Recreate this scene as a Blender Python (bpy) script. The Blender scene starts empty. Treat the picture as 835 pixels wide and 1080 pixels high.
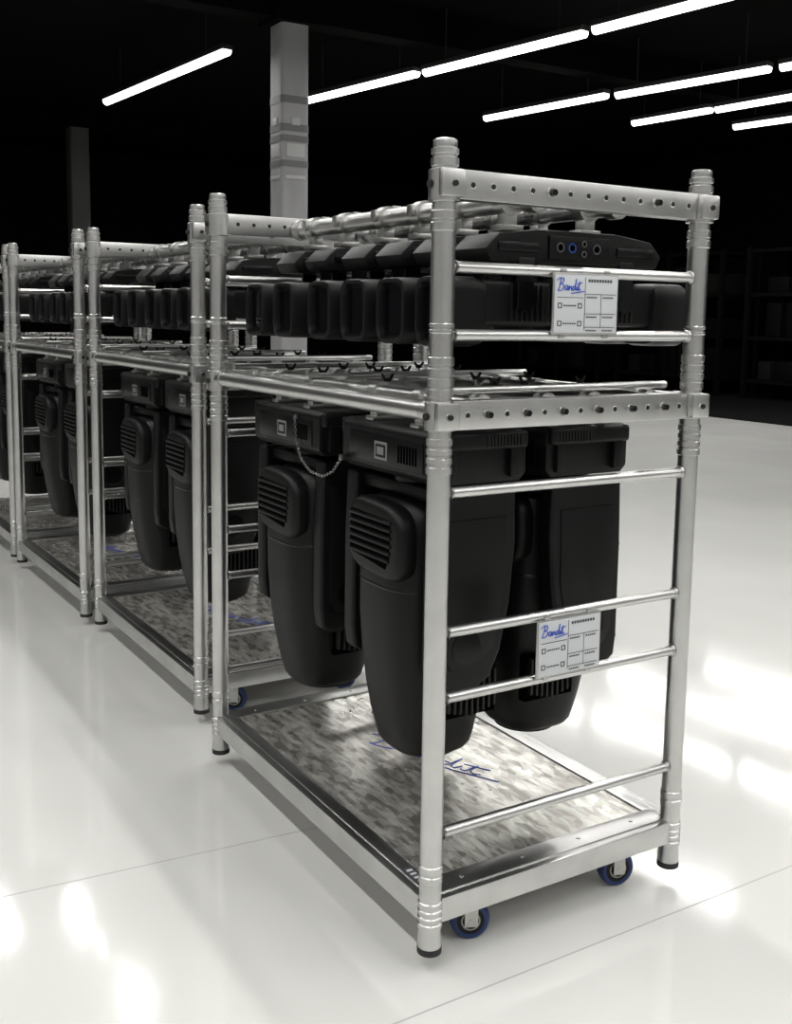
import bpy, bmesh, math, random
from mathutils import Vector, Matrix
random.seed(3)
scene=bpy.context.scene
col=scene.collection
FLOOR=-0.035
H=1.65; W=0.696; L=1.16

# ------------------------------------------------------------------ materials
def newmat(name):
    m=bpy.data.materials.new(name); m.use_nodes=True
    nt=m.node_tree; return m,nt,nt.nodes['Principled BSDF']
def simple(name,color,rough=.5,metal=0,bump=0,bscale=200,emis=None,es=0,spec=None,bdist=.0004,cvar=0,cscale=(30,30,30)):
    m,nt,b=newmat(name)
    b.inputs['Base Color'].default_value=(*color,1)
    b.inputs['Roughness'].default_value=rough
    b.inputs['Metallic'].default_value=metal
    if spec is not None: b.inputs['Specular IOR Level'].default_value=spec
    if emis: 
        b.inputs['Emission Color'].default_value=(*emis,1); b.inputs['Emission Strength'].default_value=es
    tc=nt.nodes.new('ShaderNodeTexCoord')
    if bump:
        n=nt.nodes.new('ShaderNodeTexNoise'); n.inputs['Scale'].default_value=bscale
        bp=nt.nodes.new('ShaderNodeBump'); bp.inputs['Strength'].default_value=bump; bp.inputs['Distance'].default_value=bdist
        nt.links.new(tc.outputs['Object'],n.inputs['Vector'])
        nt.links.new(n.outputs['Fac'],bp.inputs['Height']); nt.links.new(bp.outputs['Normal'],b.inputs['Normal'])
    if cvar:
        mp=nt.nodes.new('ShaderNodeMapping'); mp.inputs['Scale'].default_value=cscale
        n=nt.nodes.new('ShaderNodeTexNoise'); n.inputs['Scale'].default_value=1; n.inputs['Detail'].default_value=3
        c=nt.nodes.new('ShaderNodeValToRGB')
        c.color_ramp.elements[0].position=.35; c.color_ramp.elements[0].color=(*[q*(1-cvar) for q in color],1)
        c.color_ramp.elements[1].position=.65; c.color_ramp.elements[1].color=(*[min(1,q*(1+cvar)) for q in color],1)
        nt.links.new(tc.outputs['Object'],mp.inputs['Vector']); nt.links.new(mp.outputs['Vector'],n.inputs['Vector'])
        nt.links.new(n.outputs['Fac'],c.inputs['Fac']); nt.links.new(c.outputs['Color'],b.inputs['Base Color'])
    return m
M={}
M['alu']=simple('aluminium_tube',(.62,.62,.61),.30,1,cvar=.06,cscale=(9,9,9))
M['alu_d']=simple('aluminium_worn',(.48,.48,.47),.34,1,cvar=.08,cscale=(20,20,20))
M['steel']=simple('zinc_steel',(.50,.50,.48),.30,1,cvar=.04)
M['chain']=simple('chain_steel',(.30,.30,.30),.35,1)
M['hole']=simple('hole_dark',(.004,.004,.004),.8)
M['foot']=simple('foot_rubber',(.02,.02,.02),.7)
M['black']=simple('black_plastic',(.0030,.0030,.0032),.44,0,bump=.12,bscale=900,spec=.24,bdist=.0003)
M['black2']=simple('black_gloss',(.0024,.0024,.0026),.28,spec=.30)
M['fin']=simple('black_fin',(.008,.008,.008),.38,spec=.3)
M['gap']=simple('vent_gap',(.0004,.0004,.0004),.9,spec=.03)
M['blue']=simple('wheel_blue',(.007,.026,.12),.35)
M['blueink']=simple('blue_ink',(.02,.07,.50),.5)
M['conblue']=simple('connector_blue',(.03,.10,.5),.4)
M['congrey']=simple('connector_grey',(.16,.16,.17),.4)
M['white']=simple('label_white',(.56,.58,.60),.4)
M['ink']=simple('label_ink',(.05,.05,.055),.6)
M['sticker']=simple('sticker_grey',(.24,.24,.24),.35)
M['lens']=simple('lens_glass',(.002,.002,.003),.10,spec=.25)
M['dark']=simple('dark_wall_paint',(.003,.003,.003),.9,spec=.1)
M['ceil']=simple('ceiling_black',(.0015,.0015,.0015),.95,spec=.05)
M['grey']=simple('grey_wall_paint',(.30,.30,.30),.9)  # for the unseen walls; grey chosen to bounce fill light onto the carts
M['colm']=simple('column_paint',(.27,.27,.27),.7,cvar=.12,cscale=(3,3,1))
M['colm_dim']=simple('column_paint_dimmed',(.06,.06,.06),.8,cvar=.12,cscale=(3,3,1))  # same column paint, darkened: dim light at the far column put into the colour
M['colband']=simple('column_band',(.12,.12,.12),.6)
M['sign']=simple('sign_plate',(.36,.36,.36),.5)
M['carpet']=simple('dark_carpet',(.003,.003,.003),.95,spec=.1)
M['rack']=simple('rack_steel',(.003,.003,.003),.6,spec=.08)
M['rack2']=simple('rack_goods',(.008,.008,.008),.7,spec=.08)
M['joint']=simple('floor_joint_filler',(.47,.47,.455),.4)
M['tube']=simple('lamp_diffuser',(.9,.9,.9),.5,emis=(1,.99,.96),es=4)
M['tube'].cycles.emission_sampling='NONE'
M['housing']=simple('lamp_housing',(.01,.01,.01),.6)

# floor: glossy pale epoxy
m,nt,b=newmat('floor_epoxy')
tc=nt.nodes.new('ShaderNodeTexCoord')
n=nt.nodes.new('ShaderNodeTexNoise'); n.inputs['Scale'].default_value=.7; n.inputs['Detail'].default_value=5
cr=nt.nodes.new('ShaderNodeValToRGB')
cr.color_ramp.elements[0].position=.3; cr.color_ramp.elements[0].color=(.68,.68,.655,1)
cr.color_ramp.elements[1].position=.7; cr.color_ramp.elements[1].color=(.76,.76,.735,1)
n2=nt.nodes.new('ShaderNodeTexNoise'); n2.inputs['Scale'].default_value=1.6; n2.inputs['Detail'].default_value=6
mr=nt.nodes.new('ShaderNodeMapRange'); mr.inputs['From Min'].default_value=.3; mr.inputs['From Max'].default_value=.7
mr.inputs['To Min'].default_value=.05; mr.inputs['To Max'].default_value=.12
n3=nt.nodes.new('ShaderNodeTexNoise'); n3.inputs['Scale'].default_value=1.6; n3.inputs['Detail'].default_value=1
bp=nt.nodes.new('ShaderNodeBump'); bp.inputs['Strength'].default_value=.5; bp.inputs['Distance'].default_value=.003
for a in (n,n2,n3): nt.links.new(tc.outputs['Object'],a.inputs['Vector'])
nt.links.new(n.outputs['Fac'],cr.inputs['Fac']); nt.links.new(cr.outputs['Color'],b.inputs['Base Color'])
nt.links.new(n2.outputs['Fac'],mr.inputs['Value']); nt.links.new(mr.outputs['Result'],b.inputs['Roughness'])
nt.links.new(n3.outputs['Fac'],bp.inputs['Height']); nt.links.new(bp.outputs['Normal'],b.inputs['Normal'])
b.inputs['Specular IOR Level'].default_value=.45
M['floor']=m

# deck: chipboard with reflective lacquer
m,nt,b=newmat('deck_chipboard_foil')
L_=nt.links.new
tc=nt.nodes.new('ShaderNodeTexCoord')
def chips(rot,sc,scale):
    mp=nt.nodes.new('ShaderNodeMapping'); mp.inputs['Rotation'].default_value=(0,0,rot); mp.inputs['Scale'].default_value=sc
    v=nt.nodes.new('ShaderNodeTexVoronoi'); v.inputs['Scale'].default_value=scale
    v.voronoi_dimensions='2D'
    L_(tc.outputs['Object'],mp.inputs['Vector']); L_(mp.outputs['Vector'],v.inputs['Vector'])
    s=nt.nodes.new('ShaderNodeSeparateColor'); L_(v.outputs['Color'],s.inputs['Color']); return s.outputs[0]
a1=chips(.5,(1,.45,1),60); a2=chips(-.95,(1,.35,1),52); a3=chips(1.5,(1,.3,1),70)
def mth(op,x,y):
    q=nt.nodes.new('ShaderNodeMath'); q.operation=op
    for i,z in enumerate((x,y)):
        if isinstance(z,float): q.inputs[i].default_value=z
        else: L_(z,q.inputs[i])
    return q.outputs[0]
hf=mth('MULTIPLY',mth('ADD',mth('ADD',a1,a2),a3),.3333)
cr=nt.nodes.new('ShaderNodeValToRGB')
cr.color_ramp.elements[0].position=.22; cr.color_ramp.elements[0].color=(.20,.19,.165,1)
cr.color_ramp.elements[1].position=.80; cr.color_ramp.elements[1].color=(.64,.63,.585,1)
L_(hf,cr.inputs['Fac']); L_(cr.outputs['Color'],b.inputs['Base Color'])
b.inputs['Roughness'].default_value=.19
b.inputs['Metallic'].default_value=.55
M['deck']=m

# ------------------------------------------------------------------ mesh builder
class MB:
    def __init__(s): s.bm=bmesh.new(); s.mats=[]
    def mi(s,k):
        if k not in s.mats: s.mats.append(k)
        return s.mats.index(k)
    def merge(s,t,k,mat=None):
        i=s.mi(k)
        if mat is not None: bmesh.ops.transform(t,matrix=mat,verts=t.verts)
        bmesh.ops.recalc_face_normals(t,faces=t.faces)
        for f in t.faces: f.material_index=i; f.smooth=True
        for e in t.edges:
            if len(e.link_faces)==2 and e.calc_face_angle(0)>math.radians(38): e.smooth=False
        me=bpy.data.meshes.new('tmp'); t.to_mesh(me); t.free(); s.bm.from_mesh(me); bpy.data.meshes.remove(me)
    def box(s,x0,x1,y0,y1,z0,z1,k,bev=0,seg=2,mat=None):
        t=bmesh.new(); bmesh.ops.create_cube(t,size=1)
        bmesh.ops.scale(t,vec=(x1-x0,y1-y0,z1-z0),verts=t.verts)
        if bev: bmesh.ops.bevel(t,geom=t.edges[:],offset=bev,segments=seg,profile=.6,affect='EDGES')
        bmesh.ops.translate(t,vec=((x0+x1)/2,(y0+y1)/2,(z0+z1)/2),verts=t.verts)
        s.merge(t,k,mat)
    def frame(s,p0,p1):
        d=Vector(p1)-Vector(p0); q=d.to_track_quat('Z','Y')
        return Matrix.Translation(Vector(p0))@q.to_matrix().to_4x4(), d.length
    def lathe(s,prof,k,mat=None,seg=24,cap=True):
        t=bmesh.new(); rings=[]
        for z,r in prof:
            rings.append([t.verts.new((r*math.cos(2*math.pi*i/seg),r*math.sin(2*math.pi*i/seg),z)) for i in range(seg)])
        for a,b_ in zip(rings,rings[1:]):
            for i in range(seg): t.faces.new((a[i],a[(i+1)%seg],b_[(i+1)%seg],b_[i]))
        if cap: t.faces.new(rings[0][::-1]); t.faces.new(rings[-1])
        s.merge(t,k,mat)
    def cyl(s,p0,p1,r,k,seg=16,r2=None):
        m_,l=s.frame(p0,p1); s.lathe([(0,r),(l,r if r2 is None else r2)],k,m_,seg)
    def torus(s,c,ax,R,r,k,seg=20,ss=8):
        t=bmesh.new(); rings=[]
        for i in range(seg):
            a=2*math.pi*i/seg
            rings.append([t.verts.new(((R+r*math.cos(2*math.pi*j/ss))*math.cos(a),(R+r*math.cos(2*math.pi*j/ss))*math.sin(a),r*math.sin(2*math.pi*j/ss))) for j in range(ss)])
        for i in range(seg):
            a=rings[i]; b_=rings[(i+1)%seg]
            for j in range(ss): t.faces.new((a[j],b_[j],b_[(j+1)%ss],a[(j+1)%ss]))
        m_=Matrix.Translation(Vector(c))@Vector(ax).to_track_quat('Z','Y').to_matrix().to_4x4()
        s.merge(t,k,m_)
    def loft(s,rings,k,mat=None):
        t=bmesh.new(); rr=[[t.verts.new(p) for p in r] for r in rings]; n=len(rings[0])
        for a,b_ in zip(rr,rr[1:]):
            for i in range(n): t.faces.new((a[i],a[(i+1)%n],b_[(i+1)%n],b_[i]))
        t.faces.new(rr[0][::-1]); t.faces.new(rr[-1]); s.merge(t,k,mat)
    def poly(s,pts,r,k,seg=8):
        for a,b_ in zip(pts,pts[1:]):
            if (Vector(a)-Vector(b_)).length>1e-6: s.cyl(a,b_,r,k,seg)
    def prism(s,pts,axis,a0,a1,k,bev=0,seg=2):
        t=bmesh.new()
        def P(p,a): return (a,p[0],p[1]) if axis=='x' else ((p[0],a,p[1]) if axis=='y' else (p[0],p[1],a))
        A=[t.verts.new(P(p,a0)) for p in pts]; B_=[t.verts.new(P(p,a1)) for p in pts]; n=len(pts)
        t.faces.new(A[::-1]); t.faces.new(B_)
        for i in range(n): t.faces.new((A[i],A[(i+1)%n],B_[(i+1)%n],B_[i]))
        if bev:
            bmesh.ops.recalc_face_normals(t,faces=t.faces)
            bmesh.ops.bevel(t,geom=t.edges[:],offset=bev,segments=seg,profile=.6,affect='EDGES')
        s.merge(t,k)
    def mesh(s,name):
        me=bpy.data.meshes.new(name); s.bm.to_mesh(me); s.bm.free()
        for k in s.mats: me.materials.append(M[k])
        return me
def put(name,me,loc=(0,0,0),rot=0,parent=None):
    o=bpy.data.objects.new(name,me); col.objects.link(o); o.location=loc; o.rotation_euler=(0,0,rot)
    if parent: o.parent=parent
    return o
def sring(cx,cy,a,b_,z,n=32,e=2.6):
    out=[]
    for i in range(n):
        t=2*math.pi*i/n; c=math.cos(t); s_=math.sin(t)
        out.append((cx+a*math.copysign(abs(c)**(2/e),c),cy+b_*math.copysign(abs(s_)**(2/e),s_),z))
    return out

SCR=[[(.06,.02),(.12,.2),(.17,.42)],
     [(.0,.36),(.12,.44),(.27,.44),(.30,.36),(.24,.29),(.14,.25),(.26,.24),(.31,.16),(.25,.06),(.12,.01),(.03,.04)],
     [(.46,.19),(.40,.21),(.35,.13),(.36,.04),(.42,.05),(.47,.18),(.46,.05),(.50,.04),(.53,.19),(.53,.05),(.57,.17),(.62,.17),(.62,.05),(.66,.05)],
     [(.76,.17),(.70,.18),(.67,.09),(.70,.03),(.76,.1),(.84,.42),(.78,.08),(.82,.04),(.87,.18),(.87,.06),(.91,.05),(.99,.34),(.95,.1),(.98,.04),(1.04,.08)],
     [(.88,.26),(1.10,.30)],[(.62,-.06),(.95,-.02),(1.2,.02)]]

# ------------------------------------------------------------------ cart
def post_profile():
    r=.0235
    def bands(z0,z1,rs=.0262,n=3):
        q=[(z0,r),(z0+.002,rs)]
        for i in range(n):
            zz=z0+(z1-z0)*(i+1)/(n+1)
            q+=[(zz-.004,rs),(zz-.002,rs-.0022),(zz+.002,rs-.0022),(zz+.004,rs)]
        q+=[(z1-.002,rs),(z1,r)]
        return q
    p=[(.012,.0255),(.03,.0255)]
    p+=bands(.055,.115,n=3)+bands(.155,.195,rs=.0255,n=1)
    p+=bands(1.012,1.085,n=3)
    p+=bands(1.165,1.245,n=3)
    p+=bands(1.29,1.31,rs=.0252,n=1)
    p+=bands(1.485,1.525,n=1)
    p+=[(1.535,r)]
    p+=[(1.606,r),(1.608,.027),(1.622,.027),(1.624,.0235),(1.628,.0235),(1.63,.0265),(1.640,.0265),(1.642,.0225),(1.646,.0235),(1.656,.0225),(1.659,.018),(1.655,.012)]
    return p
WX=(.135,.565)
def build_cart():
    b=MB()
    prof=post_profile()
    for x in (0,W):
        for y in (0,L):
            T=Matrix.Translation((x,y,0))
            b.lathe([(0,.021),(.0,.0262),(.014,.0262),(.014,.02)],'foot',T,24)
            b.lathe(prof,'alu',T,32)
            b.lathe([(1.540,.024),(1.542,.031),(1.600,.031),(1.604,.024)],'alu',T,32)
            b.lathe([(1.098,.024),(1.10,.031),(1.155,.031),(1.158,.024)],'alu',T,32)
            sy=-1 if y==0 else 1
            for zc in (1.573,1.128):
                b.cyl((x,y+sy*.028,zc),(x,y+sy*.037,zc),.0085,'alu_d',6)
                b.cyl((x,y+sy*.037,zc),(x,y+sy*.041,zc),.0055,'hole',12)
                b.cyl((x+.028*(1 if x else -1),y,zc),(x+.036*(1 if x else -1),y,zc),.0075,'hole',12)
    for y,sy in ((0,-1),(L,1)):
        for zc,h in ((1.575,.057),(1.129,.059)):
            b.box(.018,W-.018,y-.017,y+.017,zc-h/2,zc+h/2,'alu',.003)
            for xx in (0,W):
                b.box(xx-.027,xx+.027,y+sy*.026-.008,y+sy*.026+.008,zc-h/2+.002,zc+h/2-.002,'alu',.005)
            n=13
            for i in range(n):
                xx=.055+(W-.11)*i/(n-1)
                for s2 in (-1,1):
                    b.cyl((xx,y+s2*.0165,zc),(xx,y+s2*.0175,zc),.0058,'hole',12)
                    b.torus((xx,y+s2*.0172,zc),(0,1,0),.0062,.0009,'alu_d',14,5)
            for i in ((4,10) if zc>1.4 else (1,3,5,7,9,11)):
                xx=.055+(W-.11)*i/(n-1)
                b.cyl((xx,y+sy*.017,zc),(xx,y+sy*.020,zc),.0100,'steel',16)
                b.cyl((xx,y+sy*.020,zc),(xx,y+sy*.029,zc),.0070,'black2',6)
    for y in (0,L):
        for z in (1.419,1.287,.973,.685,.546,.256):
            b.cyl((.015,y,z),(W-.015,y,z),.0115,'alu',20)
            for xx,s_ in ((.024,1),(W-.024,-1)):
                b.lathe([(0,.0155),(.004,.014),(.007,.0115)],'alu_d',Matrix.Translation((xx,y,z))@Matrix.Rotation(s_*math.pi/2,4,'Y'),16,False)
    for x in (0,W):
        b.cyl((x,.02,1.135),(x,L-.02,1.135),.0205,'alu',24)
        for y0,y1 in ((.022,.05),(L-.05,L-.022)):
            b.cyl((x,y0,1.135),(x,y1,1.135),.0235,'alu_d',22)
    zb0,zb1=.066,.120
    for x,s_ in ((0,1),(W,-1)):
        b.box(x-.020,x+.020,.018,L-.018,zb0,zb1,'alu',.003)
        b.box(min(x,x+s_*.035),max(x,x+s_*.035),.02,L-.02,zb1-.004,zb1+.003,'alu',.001)
    for y,s_ in ((0,1),(L,-1)):
        b.box(.018,W-.018,y-.018,y+.018,zb0,zb1,'alu',.003)
        b.box(.02,W-.02,min(y,y+s_*.058),max(y,y+s_*.058),zb1-.004,zb1+.0035,'alu',.001)
        for i in range(4):
            xx=.1+i*.165
            b.cyl((xx,y+s_*.03,zb1+.003),(xx,y+s_*.03,zb1+.0055),.005,'steel',8)
    b.box(.018,W-.018,.02,L-.02,.100,.1195,'deck')
    for yy in (.09,L/2,L-.09):
        b.box(.02,W-.02,yy-.03,yy+.03,.088,.101,'alu_d')
    b.box(.0,.03,.03,.12,.1225,.1236,'ink')
    for i in range(5): b.box(.008,.022,.038+i*.016,.046+i*.016,.1236,.1240,'white')
    for st in SCR:
        pts=[(.275+u*.145+v_*.13,.76-u*.33+v_*.12,.1200) for (u,v_) in st]
        b.poly(pts,.0015,'blueink',6)
    for i in range(9):
        b.box(.235+i*.021,.240+i*.021,.60-i*.033,.608-i*.033,.1195,.1199,'fin')
    for x in (.25,.47):
        b.cyl((x,.015,1.568),(x,L-.015,1.568),.0235,'alu',24)
        for yy in (.035,L-.035): b.cyl((x,yy-.014,1.568),(x,yy+.014,1.568),.030,'alu_d',20)
    for x in (.12,.29,.42,.59):
        b.cyl((x,.015,1.142),(x,L-.015,1.142),.0175,'alu',20)
        for yy in (.035,L-.035): b.cyl((x,yy-.014,1.142),(x,yy+.014,1.142),.024,'alu_d',20)
    for yy in (.07,.60,1.08):
        b.cyl((.015,yy,1.172),(W-.015,yy,1.172),.009,'alu',12)
    for x in WX:
        for y in (.045,L-.045):
            c=Vector((x,y,FLOOR+.0445)); ang=.42 if x<.3 else .25
            ax=Vector((-math.sin(ang),-math.cos(ang),0))
            m_=Matrix.Translation(c)@ax.to_track_quat('Z','Y').to_matrix().to_4x4()
            b.lathe([(-.014,.030),(-.0155,.038),(-.012,.0425),(-.006,.0445),(.006,.0445),(.012,.0425),(.0155,.038),(.014,.030)],'blue',m_,36)
            b.lathe([(-.0145,.006),(-.0145,.031),(.0145,.031),(.0145,.006)],'black2',m_,24)
            b.torus(c+ax*.0148,ax,.020,.0018,'alu_d',24,6)
            b.lathe([(-.024,.008),(.024,.008)],'steel',m_,12)
            side=Vector((ax.y,-ax.x,0))
            for sgn in (-1,1):
                o=c+ax*.021*sgn
                b.box(-.015,.015,-.0018,.0018,-.010,.050,'steel',.001,mat=Matrix.Translation(o)@Matrix.Rotation(math.atan2(side.y,side.x),4,'Z'))
            b.box(-.018,.018,-.024,.024,.047,.052,'steel',.001,mat=Matrix.Translation(c)@Matrix.Rotation(math.atan2(side.y,side.x),4,'Z'))
            b.cyl((x,y,FLOOR+.095),(x,y,zb0+.001),.022,'steel',20)
            b.box(x-.045,x+.045,y-.035,y+.035,zb0-.005,zb0+.001,'steel')
    return b.mesh('rolling_cart')

def build_label():
    b=MB(); w,h=.180,.128
    b.box(0,w,-.004,0,0,h,'alu_d',.0015)
    b.box(.004,w-.004,-.006,-.003,.004,h-.004,'white',.0008)
    f=-.0062
    def rect(x0,x1,z0,z1,k='ink'): b.box(x0,x1,f-.0006,f+.001,z0,z1,k)
    rect(w*.47,w*.475,.010,h-.008)
    for zz in (h*.66,h*.34,h*.12): rect(w*.47,w-.010,zz,zz+.001)
    rect(w*.72,w*.724,h*.12,h*.66)
    rect(.010,w*.45,h*.60,h*.60+.001)
    for zz in (.055,.018):
        for xx in (.012,.066):
            for (a0,a1,c0,c1) in ((0,.011,0,.0018),(0,.011,.0092,.011),(0,.0018,0,.011),(.0092,.011,0,.011)):
                rect(xx+a0,xx+a1,zz+c0,zz+c1)
        for j in range(6): rect(.027+j*.006,.031+j*.006,zz+.004,zz+.007)
    for j in range(9): rect(w*.52+j*.0075,w*.52+j*.0075+.005,h*.86,h*.86+.006)
    for zz in (h*.60,h*.28,h*.06):
        for j in range(5): rect(w*.50+j*.006,w*.50+j*.006+.004,zz,zz+.003); rect(w*.75+j*.006,w*.75+j*.006+.004,zz,zz+.003)
    for st in SCR: b.poly([(.008+u*.062,f-.0008,h*.70+v_*.062) for u,v_ in st],.0010,'blueink',6)
    for xx in (.03,w-.03):
        b.box(xx-.008,xx+.008,-.002,.012,h-.002,h+.008,'alu_d',.002); b.box(xx-.008,xx+.008,-.002,.012,-.008,.002,'alu_d',.002)
    return b.mesh('label_plate')

# ------------------------------------------------------------------ large moving head (origin = top centre of base)
def build_big():
    b=MB()
    b.prism([(-.125,-.018),(-.113,-.004),(.113,-.004),(.125,-.018),(.125,-.105),(.108,-.122),(-.108,-.122),(-.125,-.105)],'y',-.205,.205,'black',.006)
    for s_ in (-1,1):
        b.box(-.120,.120,s_*.210-.012,s_*.210+.012,-.046,-.006,'black',.011,3)
        b.box(-.102,-.072,s_*.207-.012,s_*.207+.012,-.11,-.02,'black',.006)
        b.box(.072,.102,s_*.207-.012,s_*.207+.012,-.11,-.02,'black',.006)
        for i in range(11): b.box(.005+i*.009,.009+i*.009,s_*.2225-.0015,s_*.2225+.0015,-.038,-.014,'fin')
        b.box(s_*.1255-.002,s_*.1255+.002,-.165,.165,-.098,-.030,'black2',.0015)
        b.box(s_*.1275-.001,s_*.1275+.001,-.014,.042,-.088,-.046,'sticker')
        b.box(s_*.1287-.0006,s_*.1287+.0006,-.008,.036,-.082,-.052,'fin')
        b.box(s_*.1293-.0006,s_*.1293+.0006,-.001,.029,-.076,-.058,'sticker')
        for i in range(7): b.box(s_*.1275-.001,s_*.1275+.001,-.14+i*.012,-.134+i*.012,-.085,-.045,'gap')
    b.cyl((0,0,-.12),(0,0,-.145),.085,'black2',32)
    b.box(-.090,.085,-.200,.200,-.172,-.138,'black',.012,3)
    for s_ in (-1,1):
        y0,y1=sorted((s_*.156,s_*.205))
        b.prism([(-.112,-.135),(.100,-.135),(.104,-.26),(.092,-.40),(.068,-.51),(.040,-.570),(.0,-.590),(-.085,-.595),(-.112,-.578),(-.118,-.53),(-.118,-.30)],'y',y0,y1,'black',.010,3)
        b.prism([(-.090,-.20),(.075,-.20),(.070,-.38),(.045,-.50),(-.02,-.54),(-.070,-.54),(-.092,-.50)],'y',*((y0-.003,y0+.004) if s_<0 else (y1-.004,y1+.003)),'black',.002)
        b.cyl((-.03,s_*.14,-.49),(-.03,s_*.2095,-.49),.038,'black2',28)
    secs=[(-.170,0,.070,.080),(-.176,0,.095,.105),(-.188,-.003,.118,.123),(-.220,-.008,.132,.132),(-.33,-.012,.138,.137),(-.46,-.012,.137,.137),
          (-.56,-.010,.132,.133),(-.64,-.008,.124,.126),(-.70,-.006,.115,.117),(-.745,-.004,.106,.108),(-.772,-.004,.099,.101),(-.784,-.004,.090,.092),(-.788,-.004,.080,.084)]
    b.loft([sring(cx,0,a,bb,z,48,3.1) for z,cx,a,bb in secs],'black')
    b.lathe([(-.796,.070),(-.796,.078),(-.780,.080)],'black2',None,32,False); b.cyl((0,0,-.788),(0,0,-.792),.07,'lens',32)
    b.loft([sring(-.012,0,.1375,.1365,-.372,48,3.1),sring(-.012,0,.1387,.1377,-.374,48,3.1),sring(-.012,0,.1387,.1377,-.378,48,3.1),sring(-.012,0,.1375,.1365,-.380,48,3.1)],'black2')
    for s_ in (-1,1):
        cx=-.012
        X=cx+s_*.137
        def yz(x,hy,hz,n=44): return [(x,q[0],-.268+q[1]+(.006*q[0]/.12)) for q in sring(0,0,hy,hz,0,n,3.6)]
        b.loft([yz(X-s_*.035,.124,.090),yz(X-s_*.012,.124,.090),yz(X-s_*.001,.121,.087),yz(X+s_*.006,.112,.080),yz(X+s_*.008,.104,.073)],'black')
        a0,a1=sorted((X+s_*.0060,X+s_*.0092))
        b.prism([(-.082,-.214),(.096,-.210),(.102,-.250),(.102,-.312),(-.062,-.328),(-.078,-.300)],'x',a0,a1,'gap')
        for i in range(6):
            z=-.212-i*.0178
            a0,a1=sorted((X+s_*.004,X+s_*.0125))
            b.box(a0,a1,-.086+.004*max(0,i-3),.104,z-.0110,z-.002,'black',.0035)
    for s_ in (-1,1):
        for i in range(9):
            xx=-.035+i*.016
            b.box(xx,xx+.0065,s_*.130-.020,s_*.130+.017,-.680+abs(i-4)*.004,-.575,'fin',.002)
        b.box(-.04,.108,s_*.122-.012,s_*.122+.012,-.683,-.572,'gap')
    for yy in (-.10,.10):
        b.box(-.110,.110,yy-.018,yy+.018,-.004,.006,'steel',.002)
        for xx in (-.085,.085):
            b.box(xx-.014,xx+.014,yy-.016,yy+.016,.004,.040,'alu_d',.003)
            b.cyl((xx,yy-.016,.062),(xx,yy+.016,.062),.0245,'alu_d',20)
            b.cyl((xx+.024,yy,.056),(xx+.024,yy,.094),.004,'steel',8)
            b.cyl((xx+.024,yy,.086),(xx+.024,yy,.096),.007,'black2',8)
            for sg in (-1,1):
                b.prism([(xx+.024,.088),(xx+.024+sg*.013,.106),(xx+.024+sg*.018,.103),(xx+.024+sg*.008,.086)],'y',yy-.0025,yy+.0025,'black2',.001)
    return b.mesh('moving_head_light')

# ------------------------------------------------------------------ twin small fixture (origin = top centre of base)
def build_small():
    b=MB()
    b.prism([(-.250,-.045),(-.215,-.012),(-.110,0),(.110,0),(.215,-.012),(.250,-.045),(.235,-.072),(-.235,-.072)],'y',-.062,.062,'black',.006)
    for s_ in (-1,1):
        b.box(s_*.165-.055,s_*.165+.055,-.067,.067,-.050,-.028,'black2',.006)
        b.box(-.085,.085,s_*.063-.004,s_*.063+.004,-.062,-.012,'black2',.002)
        for (xx,zz,rr,k) in ((-.055,-.036,.0095,'congrey'),(-.022,-.036,.0095,'conblue'),(.012,-.026,.006,'congrey'),(.012,-.048,.006,'congrey'),(.048,-.036,.010,'congrey')):
            b.torus((xx,s_*.0675,zz),(0,1,0),rr,.0011,k,18,6)
            b.cyl((xx,s_*.066,zz),(xx,s_*.0682,zz),rr*.55,'gap',12)
    for s_ in (-1,1):
        def bx(xa,xb,*r,**kw):
            x0,x1=sorted((s_*xa,s_*xb)); b.box(x0,x1,*r,**kw)
        bx(.06,.25,-.050,.050,-.205,-.108,'black',bev=.012,seg=3)
        for i in range(7): bx(.085+i*.014,.091+i*.014,-.0535,.0535,-.195,-.118,'fin',bev=.001)
        for yy in (-.058,.058):
            bx(.12,.165,yy-.006,yy+.006,-.17,-.06,'black2',bev=.004)
            b.cyl((s_*.142,yy-.008,-.155),(s_*.142,yy+.008,-.155),.02,'black2',20)
        def rr_(x,hy,hz,zc,n=40): 
            return [(s_*x,q[0],zc+q[1]) for q in sring(0,0,hy,hz,0,n,5.0)]
        zc=-.176
        b.loft([rr_(.235,.048,.058,zc),rr_(.242,.058,.068,zc),rr_(.262,.062,.073,zc),rr_(.335,.062,.073,zc),rr_(.343,.059,.070,zc),rr_(.344,.052,.063,zc),rr_(.340,.050,.061,zc),rr_(.326,.048,.059,zc)],'black')
        b.box(min(s_*.327,s_*.3285),max(s_*.327,s_*.3285),-.042,.042,zc-.052,zc+.052,'lens')
    for xx in (-.15,.07):
        b.box(xx-.03,xx+.03,-.020,.020,-.004,.010,'steel',.002)
        b.box(xx-.016,xx+.016,-.016,.016,.006,.035,'alu_d',.003)
        b.cyl((xx,-.017,.058),(xx,.017,.058),.0305,'alu_d',22)
        b.cyl((xx+.03,0,.045),(xx+.03,0,.092),.005,'steel',8)
        b.box(xx+.018,xx+.042,-.006,.006,.084,.092,'steel',.002)
        b.box(xx-.040,xx-.024,-.012,.012,.050,.078,'steel',.003)
    return b.mesh('twin_stage_light')

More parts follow.
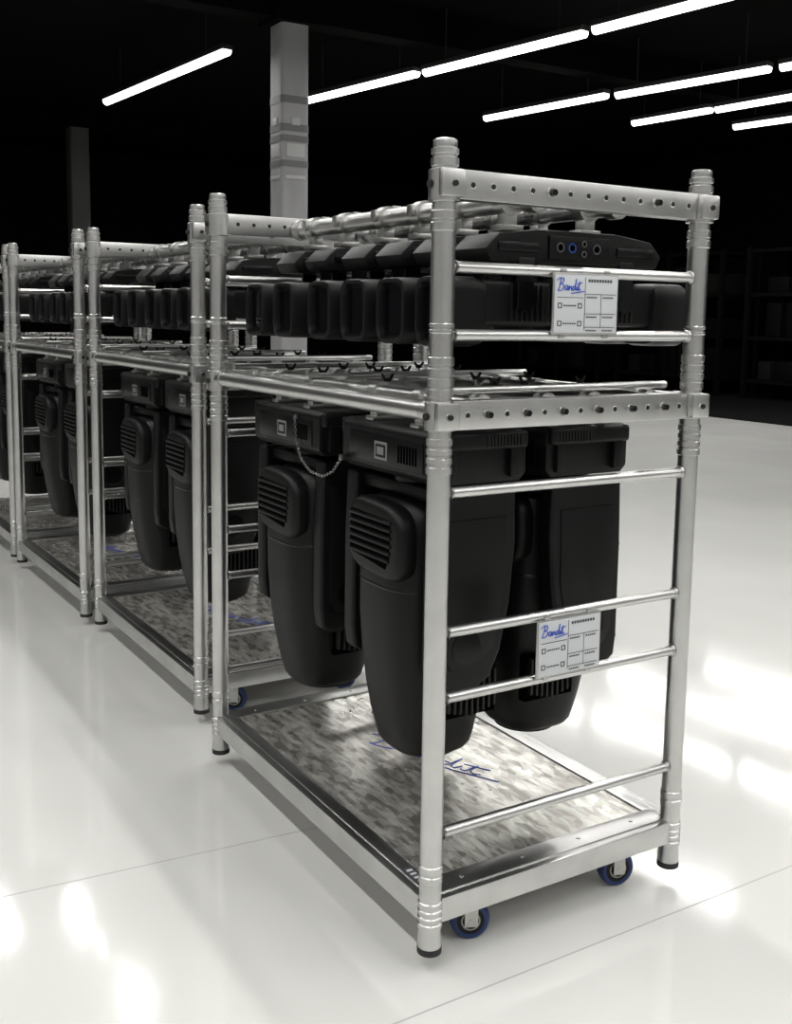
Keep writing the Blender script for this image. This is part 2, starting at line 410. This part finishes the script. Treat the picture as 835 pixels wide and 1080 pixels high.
def build_chain():
    b=MB()
    P=[Vector(p) for p in ((.070,.80,1.062),(.069,.79,1.0),(.067,.755,.955),(.066,.70,.930),(.066,.63,.925),(.066,.575,.945),(.066,.53,.985))]
    pts=[]
    for a,c in zip(P,P[1:]):
        n=max(2,int((c-a).length/.0075))
        for i in range(n): pts.append(a.lerp(c,i/n))
    for i in range(len(pts)-1):
        d=pts[i+1]-pts[i]; mid=(pts[i]+pts[i+1])/2
        ax=Vector((1,0,0)) if i%2 else d.cross(Vector((1,0,0)))
        b.torus(mid,ax,.0036,.0008,'chain',10,5)
    b.box(.070,.078,.793,.807,1.058,1.068,'chain',.002); b.box(.062,.078,.523,.537,.98,.995,'chain',.002)
    return b.mesh('safety_chain')

cart=build_cart(); label=build_label(); big=build_big(); small=build_small(); chain=build_chain()
SY=(.130,.295,.465,.640,.850,1.035)
BZ=1.080
for ci,(x0,y0,t) in enumerate(((0,0,0),(.065,1.494,.0085),(.029,2.791,.024),(.0,4.10,.02))):
    T=Matrix.Translation((x0,y0,0))@Matrix.Rotation(t,4,'Z')
    c=put('rolling_cart',cart,(x0,y0,0),t)
    for (lx,lz) in ((.262,1.289),(.250,.552)):
        put('label_plate',label,(lx,-.0125,lz),0,c)
    for bx_,ra in ((.205,0),(.512,math.pi)):
        for by in (.345,.880):
            p=T@Vector((bx_,by,BZ)); o=put('moving_head_light',big,p,t+ra)
            if bx_<.3 and by>.5 and ci==0:
                put('safety_chain',chain,(-.205,-.880,-1.09),0,o)
    for sy in SY:
        p=T@Vector((.40,sy,1.510)); put('twin_stage_light',small,p,t)

# ------------------------------------------------------------------ building
def single(name,fn,loc=(0,0,0),rot=0):
    b=MB(); fn(b); return put(name,b.mesh(name),loc,rot)
X0,X1,Y0,Y1,ZC=-7,17,-7,23,4.9
single('floor',lambda b:b.box(X0,X1,Y0,Y1,FLOOR-.1,FLOOR,'floor'))
single('ceiling',lambda b:b.box(X0,X1,Y0,Y1,ZC,ZC+.1,'ceil'))
single('wall_back',lambda b:b.box(X0,X1,Y1,Y1+.1,FLOOR,ZC,'dark'))
single('wall_right',lambda b:b.box(X1,X1+.1,Y0,Y1,FLOOR,ZC,'dark'))
single('wall_left',lambda b:b.box(X0-.1,X0,Y0,Y1,FLOOR,ZC,'grey'))
single('wall_front',lambda b:b.box(X0,X1,Y0-.1,Y0,FLOOR,ZC,'grey'))
def joints(b):
    b.box(-6.9,10.3,-.120,-.1165,FLOOR-.002,FLOOR+.0004,'joint')
    b.box(-6,.30,-.0017,.0017,FLOOR-.002,FLOOR+.0004,'joint',mat=Matrix.Translation((0,.66,0))@Matrix.Rotation(-.085,4,'Z'))
single('floor_joint',joints)
single('dark_carpet',lambda b:b.box(10.35,X1-.02,Y0+.02,Y1-.02,FLOOR,FLOOR+.012,'carpet'))
def column(b,body='colm',signs=True):
    b.box(-.165,.165,-.165,.165,FLOOR,ZC,body,.05,4)
    if signs:
        for z0,z1 in ((2.95,2.98),(3.22,3.25),(3.34,3.36),(3.64,3.66)):
            b.box(-.169,.169,-.169,.169,z0,z1,'colband',.05,4)
        for z0,z1,h in ((3.38,3.46,.05),(3.04,3.18,.11),(2.80,2.84,.12)):
            b.box(-.174,-.160,-h,h,z0,z1,'sign',.002); b.box(-h,h,-.174,-.160,z0,z1,'sign',.002)
    b.box(-.26,.26,-.26,.26,ZC-.45,ZC,'ceil')
cm=MB(); column(cm); cm=cm.mesh('column')
cm2=MB(); column(cm2,'colm_dim',False); cm2=cm2.mesh('column_dimmed')
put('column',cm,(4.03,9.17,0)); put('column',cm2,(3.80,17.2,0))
put('column',cm,(4.0,-2.2,0))
def beam(b):
    b.box(X0+.02,X1-.02,-.15,.15,ZC-.4,ZC,'ceil')
bmh=MB(); beam(bmh); bmh=bmh.mesh('ceiling_beam')
for y in (-3,3,9.2,17.2): put('ceiling_beam',bmh,(0,y,0))
def rack(b):
    for x in (0,1.0):
        for y in (0,1.3,2.6):
            b.box(x-.04,x+.04,y-.04,y+.04,FLOOR+.012,2.6,'rack')
    for z in (.25,1.0,1.75,2.5):
        b.box(0,1.0,0,2.6,z,z+.06,'rack')
    r=random.Random(5)
    for z in (.31,1.06,1.81):
        y=.08
        while y<2.2:
            w_=r.uniform(.25,.5); h_=r.uniform(.25,.6)
            b.box(.1,.85,y,y+w_,z,z+h_,'rack2' if r.random()<.5 else 'rack',.02); y+=w_+r.uniform(.03,.15)
rk=MB(); rack(rk); rk=rk.mesh('storage_rack')
for y in (5.0,8.2,11.4,14.6): put('storage_rack',rk,(13.6,y,0))

LK=53
def lamp(b):
    b.box(-.07,.07,-1.13,1.13,.015,.07,'housing',.004)
    b.lathe([(-1.12,.058),(1.12,.058)],'tube',Matrix.Rotation(-math.pi/2,4,'X'),14)
    for y in (-.8,.8): b.cyl((0,y,.05),(0,y,ZC-4.24),.006,'housing',6)
lm=MB(); lamp(lm); lm=lm.mesh('fluorescent_batten')
def seg(x0,y0,x1,y1):
    ln=math.hypot(x1-x0,y1-y0)
    o=put('fluorescent_batten',lm,((x0+x1)/2,(y0+y1)/2,4.24),math.atan2(-(x1-x0),(y1-y0)))
    o.scale=(1,ln/2.26,1)
    ld=bpy.data.lights.new('tube_light','AREA'); ld.shape='RECTANGLE'; ld.size=.09; ld.size_y=2.2
    ld.energy=math.pi*LK*.09*2.2*ln/2.26; ld.color=(1,.99,.965)
    lo=bpy.data.objects.new('tube_light',ld); col.objects.link(lo); lo.parent=o; lo.location=(0,0,-.062)
SEG=[(3.53,9.72,3.22,13.41),(5.83,9.38,5.47,11.60),(6.27,6.85,5.89,9.30),(6.55,4.6,6.27,6.72),(8.52,8.98,8.19,11.23),(9.02,6.78,8.62,8.91),(9.35,4.4,9.08,6.68),
     (10.33,8.84,10.18,10.22),(10.6,6.5,10.38,8.80),(11.95,7.2,11.60,9.55),(1.25,5.9,1.15,8.0),(.55,7.6,.40,9.8)]
for s_ in SEG: seg(*s_)
for x in (-4.3,-1.7,.9,3.5,6.4,9.3):  # unseen rows continued overhead; those behind the camera added to light cart fronts
    for k_ in range(5):
        y=-5.2+k_*2.42
        if x>6 and y>2.0: continue
        seg(x,y-1.1,x-.05,y+1.1)

# ------------------------------------------------------------------ camera
cx,cy,cz,yaw,pitch,roll,f=-1.1377,-1.7055,1.3233,.5548,.1249,.0159,1102.63
fw=Vector((math.sin(yaw)*math.cos(pitch),math.cos(yaw)*math.cos(pitch),-math.sin(pitch)))
r=Vector((math.cos(yaw),-math.sin(yaw),0)); u=r.cross(fw)
R=r*math.cos(roll)+u*math.sin(roll); U=-r*math.sin(roll)+u*math.cos(roll)
cd=bpy.data.cameras.new('camera'); co=bpy.data.objects.new('camera',cd); col.objects.link(co)
co.matrix_world=Matrix(((R.x,U.x,-fw.x,cx),(R.y,U.y,-fw.y,cy),(R.z,U.z,-fw.z,cz),(0,0,0,1)))
cd.sensor_fit='HORIZONTAL'; cd.sensor_width=36; cd.lens=f/835*36
cd.shift_x=-8.96/835; cd.shift_y=-68.62/835; cd.clip_start=.05; cd.clip_end=200
scene.camera=co
w=bpy.data.worlds.new('world'); scene.world=w; w.use_nodes=True
w.node_tree.nodes['Background'].inputs[0].default_value=(0,0,0,1)
scene.view_settings.view_transform='Standard'
